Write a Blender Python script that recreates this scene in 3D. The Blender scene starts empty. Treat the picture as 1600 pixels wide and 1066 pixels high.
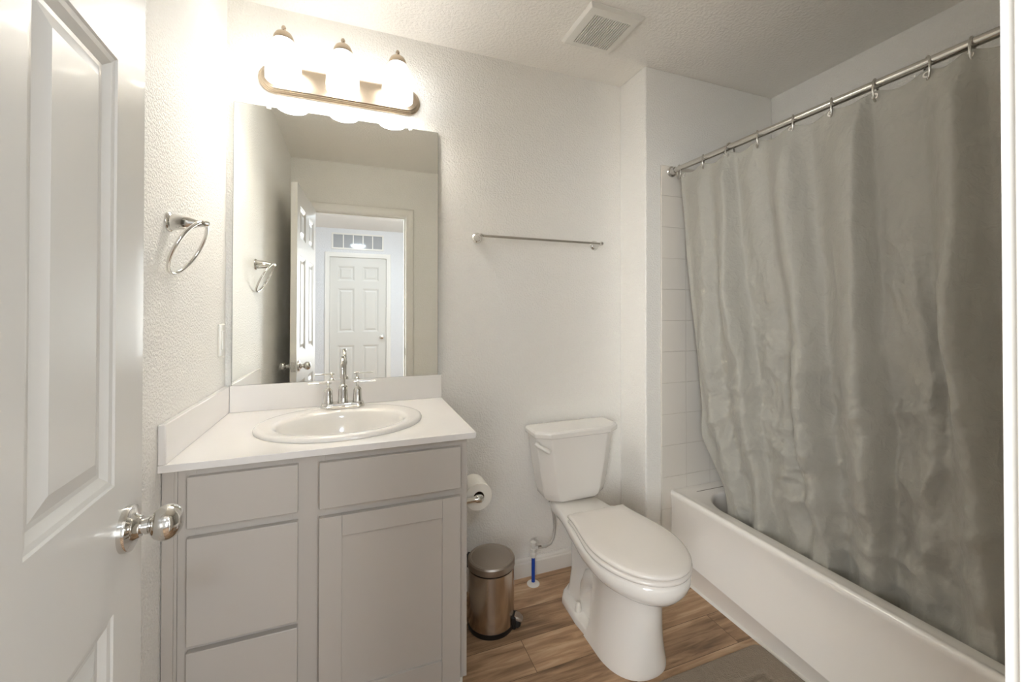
import bpy, bmesh, math, random
from mathutils import Vector, Matrix, noise

R = math.radians
SC = bpy.context.scene
COL = SC.collection
PI = math.pi

# ------------------------------------------------------------------ camera
F_PX, CY = 646.607, 480.4148
YAW, PITCH, ROLL = R(20.8678), R(0.4292), R(0.059)
H = 1.2608
cam_d = bpy.data.cameras.new('camera')
cam = bpy.data.objects.new('camera', cam_d)
COL.objects.link(cam)
cam_d.sensor_width = 36.0
cam_d.lens = 36.0 * F_PX / 1600.0
cam_d.shift_y = -(533.0 - CY) / 1600.0
cam_d.clip_start = 0.02
_r = Vector((math.cos(YAW), -math.sin(YAW), 0)); _f = Vector((math.sin(YAW), math.cos(YAW), 0)); _u = Vector((0, 0, 1))
_f2 = _f * math.cos(PITCH) + _u * math.sin(PITCH); _u2 = _u * math.cos(PITCH) - _f * math.sin(PITCH)
_r3 = _r * math.cos(ROLL) + _u2 * math.sin(ROLL); _u3 = _u2 * math.cos(ROLL) - _r * math.sin(ROLL)
cam.matrix_world = Matrix(((_r3.x, _u3.x, -_f2.x, 0), (_r3.y, _u3.y, -_f2.y, 0), (_r3.z, _u3.z, -_f2.z, H), (0, 0, 0, 1)))
SC.camera = cam

# ------------------------------------------------------------------ light and exposure
SC.view_settings.view_transform = 'Standard'
SC.view_settings.look = 'None'
SC.view_settings.gamma = 1.0
SC.view_settings.use_curve_mapping = False
SC.view_settings.exposure = 0.34
SC.cycles.max_bounces = 16
SC.cycles.diffuse_bounces = 10
SC.cycles.glossy_bounces = 8
SC.cycles.sample_clamp_indirect = 8.0
SC.cycles.use_denoising = True
W = bpy.data.worlds.new('world'); SC.world = W; W.use_nodes = True
W.node_tree.nodes['Background'].inputs[0].default_value = (0.75, 0.85, 1.0, 1)
W.node_tree.nodes['Background'].inputs[1].default_value = 0.3
SHADE_GLOW = 5.7             # the three vanity shades
BULB_GLOW = 98.0             # and the bulbs in them
HALL_GLOW = 85.0             # the hall ceiling lamps
# added area fills in unseen hall windows, aimed through the doorway
for _x, _y, _w, _h, _d, _e, _s in ((-1.36, -1.25, 1.85, 1.65, (1.75, 1.45, -0.18), 23.0, 75), (1.18, -2.52, 0.76, 1.6, (-1.10, 2.75, -0.10), 7.0, 65)):
    _ad = bpy.data.lights.new('hall_fill', 'AREA'); _ad.shape = 'RECTANGLE'; _ad.size = _w; _ad.size_y = _h
    _ad.energy = _e; _ad.color = (0.965, 0.985, 1.0); _ad.spread = R(_s)
    _ao = bpy.data.objects.new('hall_fill', _ad); COL.objects.link(_ao)
    _ao.location = (_x, _y, 1.40)
    _ao.rotation_euler = Vector(_d).to_track_quat('-Z', 'Z').to_euler()

# ------------------------------------------------------------------ room measures (metres)
D = 1.8242          # back wall
XL = -0.449         # left wall
YW = 0.1325         # bath face of the doorway wall
YH = 0.0175         # hall face of it
XS, YS = 1.3025, 1.6218   # the boxed-out wall at the head of the tub
XR = 2.1573         # right wall
C = 2.438           # ceiling
HX0, HX1, HY = -1.35, 1.75, -2.51

# ------------------------------------------------------------------ materials
def lin(c):
    return tuple(((v / 255.0) / 12.92 if v / 255.0 <= 0.04045 else ((v / 255.0 + 0.055) / 1.055) ** 2.4) for v in c) + (1,)

def mat(name, rgb, rough=0.5, metal=0.0, spec=0.5, coat=0.0, emit=None, bump=None):
    m = bpy.data.materials.new(name); m.use_nodes = True
    nt = m.node_tree; b = nt.nodes['Principled BSDF']
    b.inputs['Base Color'].default_value = lin(rgb)
    b.inputs['Roughness'].default_value = rough
    b.inputs['Metallic'].default_value = metal
    b.inputs['Specular IOR Level'].default_value = spec
    b.inputs['Coat Weight'].default_value = coat
    b.inputs['Coat Roughness'].default_value = 0.06
    if emit:
        b.inputs['Emission Color'].default_value = emit[0]
        b.inputs['Emission Strength'].default_value = emit[1]
    tc = nt.nodes.new('ShaderNodeTexCoord')
    n = nt.nodes.new('ShaderNodeTexNoise')
    nt.links.new(tc.outputs['Object'], n.inputs['Vector'])
    if bump:
        sc, dist, det = bump
        n.inputs['Scale'].default_value = sc; n.inputs['Detail'].default_value = det
        bp = nt.nodes.new('ShaderNodeBump'); bp.inputs['Distance'].default_value = dist; bp.inputs['Strength'].default_value = 1.0
        nt.links.new(n.outputs['Fac'], bp.inputs['Height']); nt.links.new(bp.outputs['Normal'], b.inputs['Normal'])
    else:
        n.inputs['Scale'].default_value = 9.0
        mr = nt.nodes.new('ShaderNodeMapRange')
        mr.inputs['To Min'].default_value = max(rough - 0.03, 0.0); mr.inputs['To Max'].default_value = rough + 0.03
        nt.links.new(n.outputs['Fac'], mr.inputs['Value']); nt.links.new(mr.outputs['Result'], b.inputs['Roughness'])
    return m

def wall_mat(name, rgb, scale=140, dist=0.0018, rough=0.5):
    m = mat(name, rgb, rough, spec=0.35)
    nt = m.node_tree; b = nt.nodes['Principled BSDF']
    tc = nt.nodes.new('ShaderNodeTexCoord')
    n = nt.nodes.new('ShaderNodeTexNoise'); n.inputs['Scale'].default_value = scale; n.inputs['Detail'].default_value = 2.5
    n.inputs['Roughness'].default_value = 0.5
    cr = nt.nodes.new('ShaderNodeValToRGB'); cr.color_ramp.elements[0].position = 0.38; cr.color_ramp.elements[1].position = 0.66
    bp = nt.nodes.new('ShaderNodeBump'); bp.inputs['Distance'].default_value = dist; bp.inputs['Strength'].default_value = 0.8
    nt.links.new(tc.outputs['Object'], n.inputs['Vector']); nt.links.new(n.outputs['Fac'], cr.inputs['Fac'])
    nt.links.new(cr.outputs['Color'], bp.inputs['Height']); nt.links.new(bp.outputs['Normal'], b.inputs['Normal'])
    return m

def floor_mat():
    m = bpy.data.materials.new('vinyl_plank'); m.use_nodes = True
    nt = m.node_tree; b = nt.nodes['Principled BSDF']; L = nt.links.new
    tc = nt.nodes.new('ShaderNodeTexCoord')
    br = nt.nodes.new('ShaderNodeTexBrick')
    br.offset = 0.37; br.offset_frequency = 2
    br.inputs['Color1'].default_value = (0, 0, 0, 1); br.inputs['Color2'].default_value = (1, 1, 1, 1)
    br.inputs['Mortar'].default_value = (0.5, 0.5, 0.5, 1)
    br.inputs['Scale'].default_value = 1.0; br.inputs['Mortar Size'].default_value = 0.0011
    br.inputs['Brick Width'].default_value = 1.22; br.inputs['Row Height'].default_value = 0.152
    mp0 = nt.nodes.new('ShaderNodeMapping'); mp0.inputs['Location'].default_value = (0.62, 0.045, 0)
    L(tc.outputs['Object'], mp0.inputs['Vector']); L(mp0.outputs['Vector'], br.inputs['Vector'])
    # stretched grain, shifted from plank to plank
    cx = nt.nodes.new('ShaderNodeCombineXYZ'); mul = nt.nodes.new('ShaderNodeMath'); mul.operation = 'MULTIPLY'; mul.inputs[1].default_value = 37.0
    L(br.outputs['Color'], mul.inputs[0]); L(mul.outputs[0], cx.inputs['Z'])
    add = nt.nodes.new('ShaderNodeVectorMath'); add.operation = 'ADD'; L(tc.outputs['Object'], add.inputs[0]); L(cx.outputs[0], add.inputs[1])
    mp = nt.nodes.new('ShaderNodeMapping'); mp.inputs['Scale'].default_value = (2.6, 26, 1); L(add.outputs[0], mp.inputs['Vector'])
    n1 = nt.nodes.new('ShaderNodeTexNoise'); n1.inputs['Scale'].default_value = 1.3; n1.inputs['Detail'].default_value = 7; n1.inputs['Roughness'].default_value = 0.62
    n1.inputs['Distortion'].default_value = 0.6
    L(mp.outputs[0], n1.inputs['Vector'])
    mp2 = nt.nodes.new('ShaderNodeMapping'); mp2.inputs['Scale'].default_value = (2.2, 9, 1); L(add.outputs[0], mp2.inputs['Vector'])
    n2 = nt.nodes.new('ShaderNodeTexNoise'); n2.inputs['Scale'].default_value = 1.4; n2.inputs['Detail'].default_value = 3; L(mp2.outputs[0], n2.inputs['Vector'])
    m1 = nt.nodes.new('ShaderNodeMath'); m1.operation = 'MULTIPLY_ADD'; m1.inputs[1].default_value = 0.55; L(n1.outputs['Fac'], m1.inputs[0])
    m2 = nt.nodes.new('ShaderNodeMath'); m2.operation = 'MULTIPLY_ADD'; m2.inputs[1].default_value = 0.34; L(n2.outputs['Fac'], m2.inputs[0])
    m3 = nt.nodes.new('ShaderNodeMath'); m3.operation = 'MULTIPLY'; m3.inputs[1].default_value = 0.11; L(br.outputs['Color'], m3.inputs[0])
    L(m3.outputs[0], m2.inputs[2]); L(m2.outputs[0], m1.inputs[2])
    cr = nt.nodes.new('ShaderNodeValToRGB'); e = cr.color_ramp.elements
    e[0].position = 0.34; e[0].color = lin((92, 71, 53)); e[1].position = 0.72; e[1].color = lin((226, 200, 168))
    x = e.new(0.44); x.color = lin((142, 113, 86)); x = e.new(0.55); x.color = lin((184, 151, 119))
    L(m1.outputs[0], cr.inputs['Fac'])
    mx = nt.nodes.new('ShaderNodeMix'); mx.data_type = 'RGBA'; mx.inputs['B'].default_value = lin((104, 81, 61))
    L(br.outputs['Fac'], mx.inputs['Factor']); L(cr.outputs['Color'], mx.inputs['A']); L(mx.outputs['Result'], b.inputs['Base Color'])
    b.inputs['Roughness'].default_value = 0.42; b.inputs['Specular IOR Level'].default_value = 0.4
    bp = nt.nodes.new('ShaderNodeBump'); bp.inputs['Distance'].default_value = 0.0006; bp.inputs['Strength'].default_value = 0.6
    L(n1.outputs['Fac'], bp.inputs['Height']); L(bp.outputs[0], b.inputs['Normal'])
    return m

def tile_mat():
    """150 mm glazed wall tile with pale grout, on a face whose object X and Z run along the wall"""
    def make(name, ax):
        m = mat(name, (226, 221, 212), 0.16, coat=0.2)
        nt = m.node_tree; b = nt.nodes['Principled BSDF']; L = nt.links.new
        tc = nt.nodes.new('ShaderNodeTexCoord'); sp = nt.nodes.new('ShaderNodeSeparateXYZ'); cb = nt.nodes.new('ShaderNodeCombineXYZ')
        L(tc.outputs['Object'], sp.inputs[0]); L(sp.outputs[ax], cb.inputs['X']); L(sp.outputs['Z'], cb.inputs['Y'])
        br = nt.nodes.new('ShaderNodeTexBrick'); br.offset = 0.0
        br.inputs['Color1'].default_value = br.inputs['Color2'].default_value = lin((226, 221, 212))
        br.inputs['Mortar'].default_value = lin((214, 208, 198))
        br.inputs['Scale'].default_value = 1.0; br.inputs['Mortar Size'].default_value = 0.0016; br.inputs['Mortar Smooth'].default_value = 0.4
        br.inputs['Brick Width'].default_value = 0.152; br.inputs['Row Height'].default_value = 0.1522
        mp = nt.nodes.new('ShaderNodeMapping'); mp.inputs['Location'].default_value = ((-1.389 if ax == 'X' else -1.614), 0.152 * 13 - 1.971, 0)
        L(cb.outputs[0], mp.inputs['Vector']); L(mp.outputs[0], br.inputs['Vector']); L(br.outputs['Color'], b.inputs['Base Color'])
        bp = nt.nodes.new('ShaderNodeBump'); bp.invert = True; bp.inputs['Distance'].default_value = 0.0012
        L(br.outputs['Fac'], bp.inputs['Height']); L(bp.outputs[0], b.inputs['Normal'])
        return m
    return make('tile_end', 'X'), make('tile_side', 'Y')

def curtain_mat():
    m = mat('curtain_cloth', (168, 165, 155.5), 0.62, spec=0.3)
    nt = m.node_tree; b = nt.nodes['Principled BSDF']; L = nt.links.new
    b.inputs['Sheen Weight'].default_value = 0.15
    tc = nt.nodes.new('ShaderNodeTexCoord')
    # crumpled creases: warped cell edges plus fine noise
    n0 = nt.nodes.new('ShaderNodeTexNoise'); n0.inputs['Scale'].default_value = 9; n0.inputs['Detail'].default_value = 4
    mixv = nt.nodes.new('ShaderNodeVectorMath'); mixv.operation = 'MULTIPLY_ADD'; mixv.inputs[1].default_value = (0.12, 0.12, 0.12)
    mp = nt.nodes.new('ShaderNodeMapping'); mp.inputs['Scale'].default_value = (1, 1, 0.55); L(tc.outputs['Object'], mp.inputs['Vector'])
    L(mp.outputs[0], n0.inputs['Vector']); L(n0.outputs['Color'], mixv.inputs[0]); L(mp.outputs[0], mixv.inputs[2])
    vo = nt.nodes.new('ShaderNodeTexVoronoi'); vo.feature = 'F1'; vo.inputs['Scale'].default_value = 15; L(mixv.outputs[0], vo.inputs['Vector'])
    n1 = nt.nodes.new('ShaderNodeTexNoise'); n1.inputs['Scale'].default_value = 38; n1.inputs['Detail'].default_value = 5; n1.inputs['Distortion'].default_value = 1.2
    L(tc.outputs['Object'], n1.inputs['Vector'])
    a = nt.nodes.new('ShaderNodeMath'); a.operation = 'MULTIPLY_ADD'; a.inputs[1].default_value = 0.45
    L(n1.outputs['Fac'], a.inputs[0]); L(vo.outputs['Distance'], a.inputs[2])
    bp = nt.nodes.new('ShaderNodeBump'); bp.inputs['Distance'].default_value = 0.008; bp.inputs['Strength'].default_value = 0.75
    L(a.outputs[0], bp.inputs['Height']); L(bp.outputs[0], b.inputs['Normal'])
    return m

def brushed(name, rgb, rough, radial=False):
    m = mat(name, rgb, rough, 1.0)
    b = m.node_tree.nodes['Principled BSDF']; b.inputs['Anisotropic'].default_value = 0.75
    tg = m.node_tree.nodes.new('ShaderNodeTangent'); tg.direction_type = 'RADIAL'; tg.axis = 'Z'
    if radial: b.inputs['Anisotropic Rotation'].default_value = 0.25
    if radial: m.node_tree.links.new(tg.outputs[0], b.inputs['Tangent'])
    return m

M = {}
M['wall'] = wall_mat('wall_paint', (244, 242, 237))
M['ceiling'] = wall_mat('ceiling_paint', (246, 243, 237), 80, 0.002, 0.7)
M['hall_wall'] = wall_mat('hall_paint', (224, 224, 226))
M['floor'] = floor_mat()
M['trim'] = mat('trim_paint', (232, 229, 223), 0.3, coat=0.15)
M['door'] = mat('door_paint', (212, 209, 203), 0.32, coat=0.1)
M['cabinet'] = mat('cabinet_paint', (194, 188, 181), 0.34, coat=0.1)
M['counter'] = mat('counter_top', (237, 234, 231), 0.22, coat=0.2)
M['porcelain'] = mat('porcelain', (240, 237, 232), 0.1, coat=0.5)
M['seat'] = mat('seat_plastic', (233, 228, 222), 0.2, coat=0.2)
M['tub'] = mat('tub_enamel', (240, 236, 230), 0.14, coat=0.4)
M['chrome'] = mat('chrome', (222, 220, 216), 0.06, 1.0)
M['satin'] = mat('satin_chrome', (205, 202, 196), 0.2, 1.0)
M['nickel'] = brushed('brushed_nickel', (196, 180, 160), 0.26)
M['steel'] = brushed('brushed_steel', (200, 188, 175), 0.2, True)
M['steel_lid'] = mat('steel_lid', (170, 160, 150), 0.38, 1.0)
M['black'] = mat('black_plastic', (20, 19, 18), 0.4)
M['white_plastic'] = mat('white_plastic', (232, 229, 222), 0.35)
M['blue'] = mat('blue_pipe', (22, 72, 176), 0.35)
M['hose'] = mat('braided_hose', (196, 192, 186), 0.4, 0.3, bump=(160, 0.001, 2))
M['paper'] = mat('tissue_paper', (238, 234, 226), 0.9, spec=0.1, bump=(60, 0.0008, 3))
M['card'] = mat('cardboard', (120, 100, 80), 0.9)
M['rug'] = mat('rug_pile', (160, 147, 132), 1.0, spec=0.05, bump=(210, 0.006, 4))
M['dark'] = mat('dark_void', (46, 42, 38), 0.8)
M['groove_shade'] = mat('rim_groove_shade', (134, 126, 117), 0.5)  # grey holds the shade inside the rim slot
M['glass'] = mat('mirror_glass', (250, 251, 247), 0.0, 1.0)
for n_ in M['glass'].node_tree.nodes:
    if n_.type == 'MAP_RANGE':
        n_.inputs['To Min'].default_value = 0.0; n_.inputs['To Max'].default_value = 0.0
M['edge'] = mat('mirror_edge', (120, 126, 118), 0.2)
M['clip'] = mat('clear_clip', (240, 240, 236), 0.1)
M['pane'] = mat('transom_pane', (165, 167, 170), 0.06, spec=0.6)
M['shade'] = mat('opal_shade', (250, 246, 238), 0.3, emit=((0.975, 0.985, 0.985, 1), SHADE_GLOW))
M['bulb'] = mat('bulb_glass', (255, 250, 240), 0.3, emit=((0.975, 0.985, 0.985, 1), BULB_GLOW))
M['lamp'] = mat('hall_lamp_lens', (250, 250, 250), 0.4, emit=((0.74, 0.87, 1.0, 1), HALL_GLOW))
M['curtain'] = curtain_mat()
M['tile_end'], M['tile_side'] = tile_mat()

# ------------------------------------------------------------------ mesh helpers
ORG = {}

class MB:
    def __init__(self):
        self.v, self.f = [], []
        self.x = Matrix.Identity(4)
    def _add(self, vs, fs):
        o = len(self.v)
        self.v += [tuple(self.x @ Vector(p)) for p in vs]
        self.f += [tuple(i + o for i in f) for f in fs]
        return self
    def box(self, x0, x1, y0, y1, z0, z1):
        return self._add([(x0, y0, z0), (x1, y0, z0), (x1, y1, z0), (x0, y1, z0), (x0, y0, z1), (x1, y0, z1), (x1, y1, z1), (x0, y1, z1)],
                         [(0, 3, 2, 1), (4, 5, 6, 7), (0, 1, 5, 4), (1, 2, 6, 5), (2, 3, 7, 6), (3, 0, 4, 7)])
    def loft(self, rings, cap0=True, cap1=True, closed=True):
        n = len(rings[0]); vs = [p for r in rings for p in r]; fs = []
        for i in range(len(rings) - 1):
            for j in range(n if closed else n - 1):
                a, b = i * n + j, i * n + (j + 1) % n
                fs.append((a, b, b + n, a + n))
        if cap0: fs.append(tuple(reversed(range(n))))
        if cap1: fs.append(tuple(range((len(rings) - 1) * n, len(rings) * n)))
        return self._add(vs, fs)
    def lathe(self, prof, c=(0, 0, 0), axis=(0, 0, 1), seg=40, cap0=True, cap1=True):
        """prof: (radius, distance along axis)"""
        q = Vector((0, 0, 1)).rotation_difference(Vector(axis).normalized()).to_matrix(); c = Vector(c)
        rings = [[tuple(c + q @ Vector((r * math.cos(2 * PI * k / seg), r * math.sin(2 * PI * k / seg), h))) for k in range(seg)] for r, h in prof]
        return self.loft(rings, cap0, cap1)
    def tube(self, path, r, seg=12, closed=False, caps=True):
        P = [Vector(p) for p in path]; n = len(P)
        rad = r if isinstance(r, (list, tuple)) else [r] * n
        T = []
        for i in range(n):
            a = P[(i - 1) % n] if (closed or i > 0) else P[i]
            b = P[(i + 1) % n] if (closed or i < n - 1) else P[i]
            T.append((b - a).normalized())
        ref = Vector((0, 0, 1)) if abs(T[0].z) < 0.9 else Vector((1, 0, 0))
        N = (ref - T[0] * ref.dot(T[0])).normalized(); rings = []
        for i in range(n):
            if i > 0:
                N = (T[i - 1].rotation_difference(T[i]).to_matrix() @ N); N = (N - T[i] * N.dot(T[i])).normalized()
            B = T[i].cross(N)
            rings.append([tuple(P[i] + (N * math.cos(2 * PI * k / seg) + B * math.sin(2 * PI * k / seg)) * rad[i]) for k in range(seg)])
        if closed: rings.append(rings[0]); return self.loft(rings, False, False)
        return self.loft(rings, caps, caps)
    def prism(self, poly, axis, d0, d1):
        """2D polygon extruded along 'x' (poly = y,z), 'y' (poly = x,z) or 'z' (poly = x,y)"""
        def P(p, d):
            return {'x': (d, p[0], p[1]), 'y': (p[0], d, p[1]), 'z': (p[0], p[1], d)}[axis]
        return self.loft([[P(p, d0) for p in poly], [P(p, d1) for p in poly]])
    def build(self, name, m, parent=None, bevel=0.0, seg=2, ang=38, local=False, sub=0):
        me = bpy.data.meshes.new(name)
        off = ORG.get(parent.name, Vector()) if (parent and not local) else Vector()
        me.from_pydata([tuple(Vector(p) - off) for p in self.v], [], self.f)
        bm = bmesh.new(); bm.from_mesh(me)
        bmesh.ops.recalc_face_normals(bm, faces=bm.faces); bm.to_mesh(me); bm.free()
        for p in me.polygons: p.use_smooth = True
        me.set_sharp_from_angle(angle=R(ang))
        me.materials.append(m)
        o = bpy.data.objects.new(name, me); COL.objects.link(o)
        if parent:
            o.parent = parent
            ORG[o.name] = off
        if bevel:
            b = o.modifiers.new('bevel', 'BEVEL'); b.width = bevel; b.segments = seg; b.limit_method = 'ANGLE'; b.angle_limit = R(30)
            b.harden_normals = False
        if sub:
            s = o.modifiers.new('sub', 'SUBSURF'); s.levels = sub; s.render_levels = sub
        return o

def tag(o, label, cat, group=None):
    o['label'] = label; o['category'] = cat
    if group: o['group'] = group
    return o
def struct(o, label=None, cat=None):
    o['kind'] = 'structure'
    if label: o['label'] = label
    if cat: o['category'] = cat
    return o
def thing(name, loc, label, cat, group=None, rz=0.0):
    o = bpy.data.objects.new(name, None); o.empty_display_size = 0.05
    COL.objects.link(o); o.location = loc; o.rotation_euler = (0, 0, rz)
    ORG[o.name] = Vector(loc)
    return tag(o, label, cat, group)
def copy_tree(o, parent=None):
    c = o.copy(); COL.objects.link(c)
    if parent: c.parent = parent
    for ch in list(o.children): copy_tree(ch, c)
    return c
def box(name, m, x0, x1, y0, y1, z0, z1, parent=None, bevel=0.0, **k):
    return MB().box(x0, x1, y0, y1, z0, z1).build(name, m, parent, bevel, **k)
def oval(cx, cy, rx, ry, z, n=64):
    return [(cx + rx * math.cos(2 * PI * k / n), cy + ry * math.sin(2 * PI * k / n), z) for k in range(n)]
def arc(c, r, a0, a1, n, plane='xz', fixed=0.0):
    out = []
    for i in range(n + 1):
        a = R(a0 + (a1 - a0) * i / n); p, q = c[0] + r * math.cos(a), c[1] + r * math.sin(a)
        out.append({'xz': (p, fixed, q), 'yz': (fixed, p, q), 'xy': (p, q, fixed)}[plane])
    return out
def rrect(x0, x1, y0, y1, r, z, n=6):
    out = []
    for cx, cy, a in ((x1 - r, y1 - r, 0), (x0 + r, y1 - r, 90), (x0 + r, y0 + r, 180), (x1 - r, y0 + r, 270)):
        for i in range(n + 1):
            t = R(a + 90 * i / n); out.append((cx + r * math.cos(t), cy + r * math.sin(t), z))
    return out

# ================================================================== SETTING
struct(box('floor', M['floor'], XL - 0.1, XR + 0.1, YH, D + 0.1, -0.08, 0.0), 'brown wood-look plank floor of the bathroom', 'floor')
struct(box('ceiling', M['ceiling'], XL - 0.1, XR + 0.1, YH, D + 0.1, C, C + 0.1), 'pale textured bathroom ceiling', 'ceiling')
struct(box('wall_back', M['wall'], XL - 0.1, XR + 0.1, D, D + 0.1, 0, C), 'textured off-white wall behind mirror, toilet and towel bar', 'wall')
struct(box('wall_left', M['wall'], XL - 0.1, XL, YW, D, 0, C), 'textured off-white wall holding the towel ring', 'wall')
struct(box('wall_right', M['wall'], XR, XR + 0.1, YW, D, 0, C), 'off-white long wall behind the shower curtain', 'wall')
struct(box('wall_alcove', M['wall'], XS, XR, YS, D, 0, C, bevel=0.006), 'boxed-out off-white wall at the head of the bathtub', 'wall')
OX0, OX1, OZ = -0.3175, 0.395, 2.05     # door opening
f = MB()
f.box(HX0 - 0.1, OX0 - 0.02, YH, YW, 0, C).box(OX1 + 0.02, XR + 0.1, YH, YW, 0, C).box(OX0 - 0.02, OX1 + 0.02, YH, YW, OZ + 0.02, C)
struct(f.build('wall_front', M['wall']), 'off-white wall around the open doorway, seen in the mirror', 'wall')

def baseboard(name, p0, p1, nrm, z=0.083, label=None):
    """profile swept from p0 to p1, nrm = direction into the room"""
    p0, p1, nrm = Vector(p0 + (0,)), Vector(p1 + (0,)), Vector(nrm + (0,))
    prof = [(0, 0), (0.0125, 0), (0.0125, z - 0.022), (0.0115, z - 0.017), (0.0085, z - 0.014), (0.0085, z - 0.008), (0.006, z - 0.003), (0.003, z), (0, z)]
    m = MB(); m.loft([[tuple(p + nrm * a + Vector((0, 0, b))) for a, b in prof] for p in (p0, p1)])
    return struct(m.build(name, M['trim']), label, 'baseboard')
baseboard('baseboard_back', (0.334, D), (XS, D), (0, -1), label='white moulded baseboard along the back wall by the toilet')
baseboard('baseboard_left', (XL, YW), (XL, 1.27), (1, 0), label='white baseboard along the left wall behind the door')
baseboard('baseboard_alcove', (XS, YS), (XS, D), (-1, 0), label='white baseboard on the boxed-out wall beside the toilet')
baseboard('baseboard_front', (0.46, YW), (1.43, YW), (0, 1), label='white baseboard of the doorway wall')

# tiled surround of the tub
TT = 0.008
struct(box('wall_tile_end', M['tile_end'], 1.389, XR - TT, YS - TT, YS, 0, 1.971, bevel=0.004), 'beige square wall tiles at the head of the tub', 'wall tile')
struct(box('wall_tile_right', M['tile_side'], XR - TT, XR, YW, YS, 0.3, 1.971, bevel=0.003), 'beige square wall tiles along the tub behind the curtain', 'wall tile')

# door frame
def casing_profile(w=0.057):
    # (across, out)
    return [(0, 0), (0, 0.0075), (0.006, 0.0085), (0.02, 0.010), (0.03, 0.0135), (0.04, 0.016), (w - 0.006, 0.016), (w, 0.012), (w, 0)]
def casing(name, x0, x1, ztop, ywall, out, label):
    """three-sided casing, inner edges at x0, x1, ztop; mitred at the corners; out = +1/-1 along Y"""
    pr = casing_profile(); m = MB()
    pts = lambda dx, dz, q: q
    rings = [[(x0 - a, ywall + out * b, 0) for a, b in pr], [(x0 - a, ywall + out * b, ztop + a) for a, b in pr],
             [(x1 + a, ywall + out * b, ztop + a) for a, b in pr], [(x1 + a, ywall + out * b, 0) for a, b in pr]]
    m.loft(rings)
    return struct(m.build(name, M['trim'], ang=20), label, 'door casing')
casing('trim_1', OX0 - 0.005, OX1 + 0.005, OZ + 0.005, YW, 1, 'white casing around the bathroom doorway')
casing('trim_2', OX0 - 0.005, OX1 + 0.005, OZ + 0.005, YH, -1, 'white casing on the hall side of the doorway')
j = MB()
j.box(OX0 - 0.0195, OX0, YH, YW, 0, OZ + 0.0195).box(OX1, OX1 + 0.0195, YH, YW, 0, OZ + 0.0195).box(OX0, OX1, YH, YW, OZ, OZ + 0.0195)
st0, st1 = YH + 0.03, YW - 0.037
j.box(OX0, OX0 + 0.011, st0, st1, 0, OZ).box(OX1 - 0.011, OX1, st0, st1, 0, OZ).box(OX0 + 0.011, OX1 - 0.011, st0, st1, OZ - 0.011, OZ)
jamb = struct(j.build('trim_3', M['trim'], bevel=0.001), 'white jamb lining the bathroom doorway', 'door jamb')
box('strike_plate', M['satin'], OX1 - 0.0012, OX1 + 0.001, YW - 0.034, YW - 0.006, 0.915, 0.972, jamb)

# ------------------------------------------------------------------ doors
def panel_face(m, U, Z, panels, y, s):
    """flat door face at depth y (s=+1: relief goes toward +y) with raised-and-fielded panels, as one sheet"""
    us = sorted(set([U[0], U[1]] + [p[0] for p in panels] + [p[1] for p in panels]))
    zs = sorted(set([Z[0], Z[1]] + [p[2] for p in panels] + [p[3] for p in panels]))
    for i in range(len(us) - 1):
        for k in range(len(zs) - 1):
            c = ((us[i] + us[i + 1]) / 2, (zs[k] + zs[k + 1]) / 2)
            if any(p[0] < c[0] < p[1] and p[2] < c[1] < p[3] for p in panels): continue
            m._add([(us[i], y, zs[k]), (us[i + 1], y, zs[k]), (us[i + 1], y, zs[k + 1]), (us[i], y, zs[k + 1])], [(0, 1, 2, 3)])
    for a, b, c, d in panels:
        rings = []
        for inset, dep in ((0, 0), (0.003, 0.0022), (0.010, 0.0035), (0.0205, 0.0095), (0.0265, 0.0098), (0.046, 0.0035), (0.047, 0.003)):
            yy = y + s * dep
            rings.append([(a + inset, yy, c + inset), (b - inset, yy, c + inset), (b - inset, yy, d - inset), (a + inset, yy, d - inset)])
        m.loft(rings, False, True)
def door_leaf(w, z0, z1, t, panels):
    m = MB()
    panel_face(m, (0, w), (z0, z1), panels, 0.0, 1); panel_face(m, (0, w), (z0, z1), panels, t, -1)
    m._add([(0, 0, z0), (0, t, z0), (0, t, z1), (0, 0, z1)], [(0, 1, 2, 3)]); m._add([(w, 0, z0), (w, t, z0), (w, t, z1), (w, 0, z1)], [(0, 1, 2, 3)])
    m._add([(0, 0, z0), (w, 0, z0), (w, t, z0), (0, t, z0)], [(0, 1, 2, 3)]); m._add([(0, 0, z1), (w, 0, z1), (w, t, z1), (0, t, z1)], [(0, 1, 2, 3)])
    bm_ = m
    return bm_
PANELS = [(a, b, c, d) for a, b in ((0.096, 0.291), (0.42, 0.615)) for c, d in ((0.215, 0.832), (1.012, 1.617), (1.725, 1.925))]
door = thing('door_1', (-0.279, 0.134, 0.0), 'open white six-panel door at the left with a chrome egg knob', 'door', rz=R(93.4))
door['kind'] = 'structure'
door_leaf(0.711, 0.012, 2.045, 0.035, PANELS).build('door_leaf', M['door'], door, local=True, ang=12)
def egg_knob(parent, u, z, y, s):
    """rose and egg knob standing on face y, pointing s (-1 toward -y local)"""
    rose = MB().lathe([(0.0, 0.0), (0.0335, 0.0), (0.0335, 0.006), (0.0325, 0.0085), (0.022, 0.0105), (0.0185, 0.0125), (0.015, 0.019), (0.0125, 0.0195), (0.0, 0.0195)], (u, y, z), (0, s, 0), 48, False, False)
    ro = rose.build('knob_rose', M['chrome'], parent, local=True)
    kn = MB().lathe([(0.0, 0.018), (0.0105, 0.018), (0.0105, 0.024), (0.0125, 0.0245), (0.0125, 0.0285), (0.0105, 0.029), (0.0105, 0.0305)] +
                    [(0.026 * math.sin(R(a)) ** 0.8, 0.0495 - 0.0205 * math.cos(R(a))) for a in range(24, 181, 6)], (u, y, z), (0, s, 0), 48, False, False)
    kn.build('door_knob', M['chrome'], parent, local=True)
egg_knob(door, 0.652, 0.934, 0.0, -1)
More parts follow.
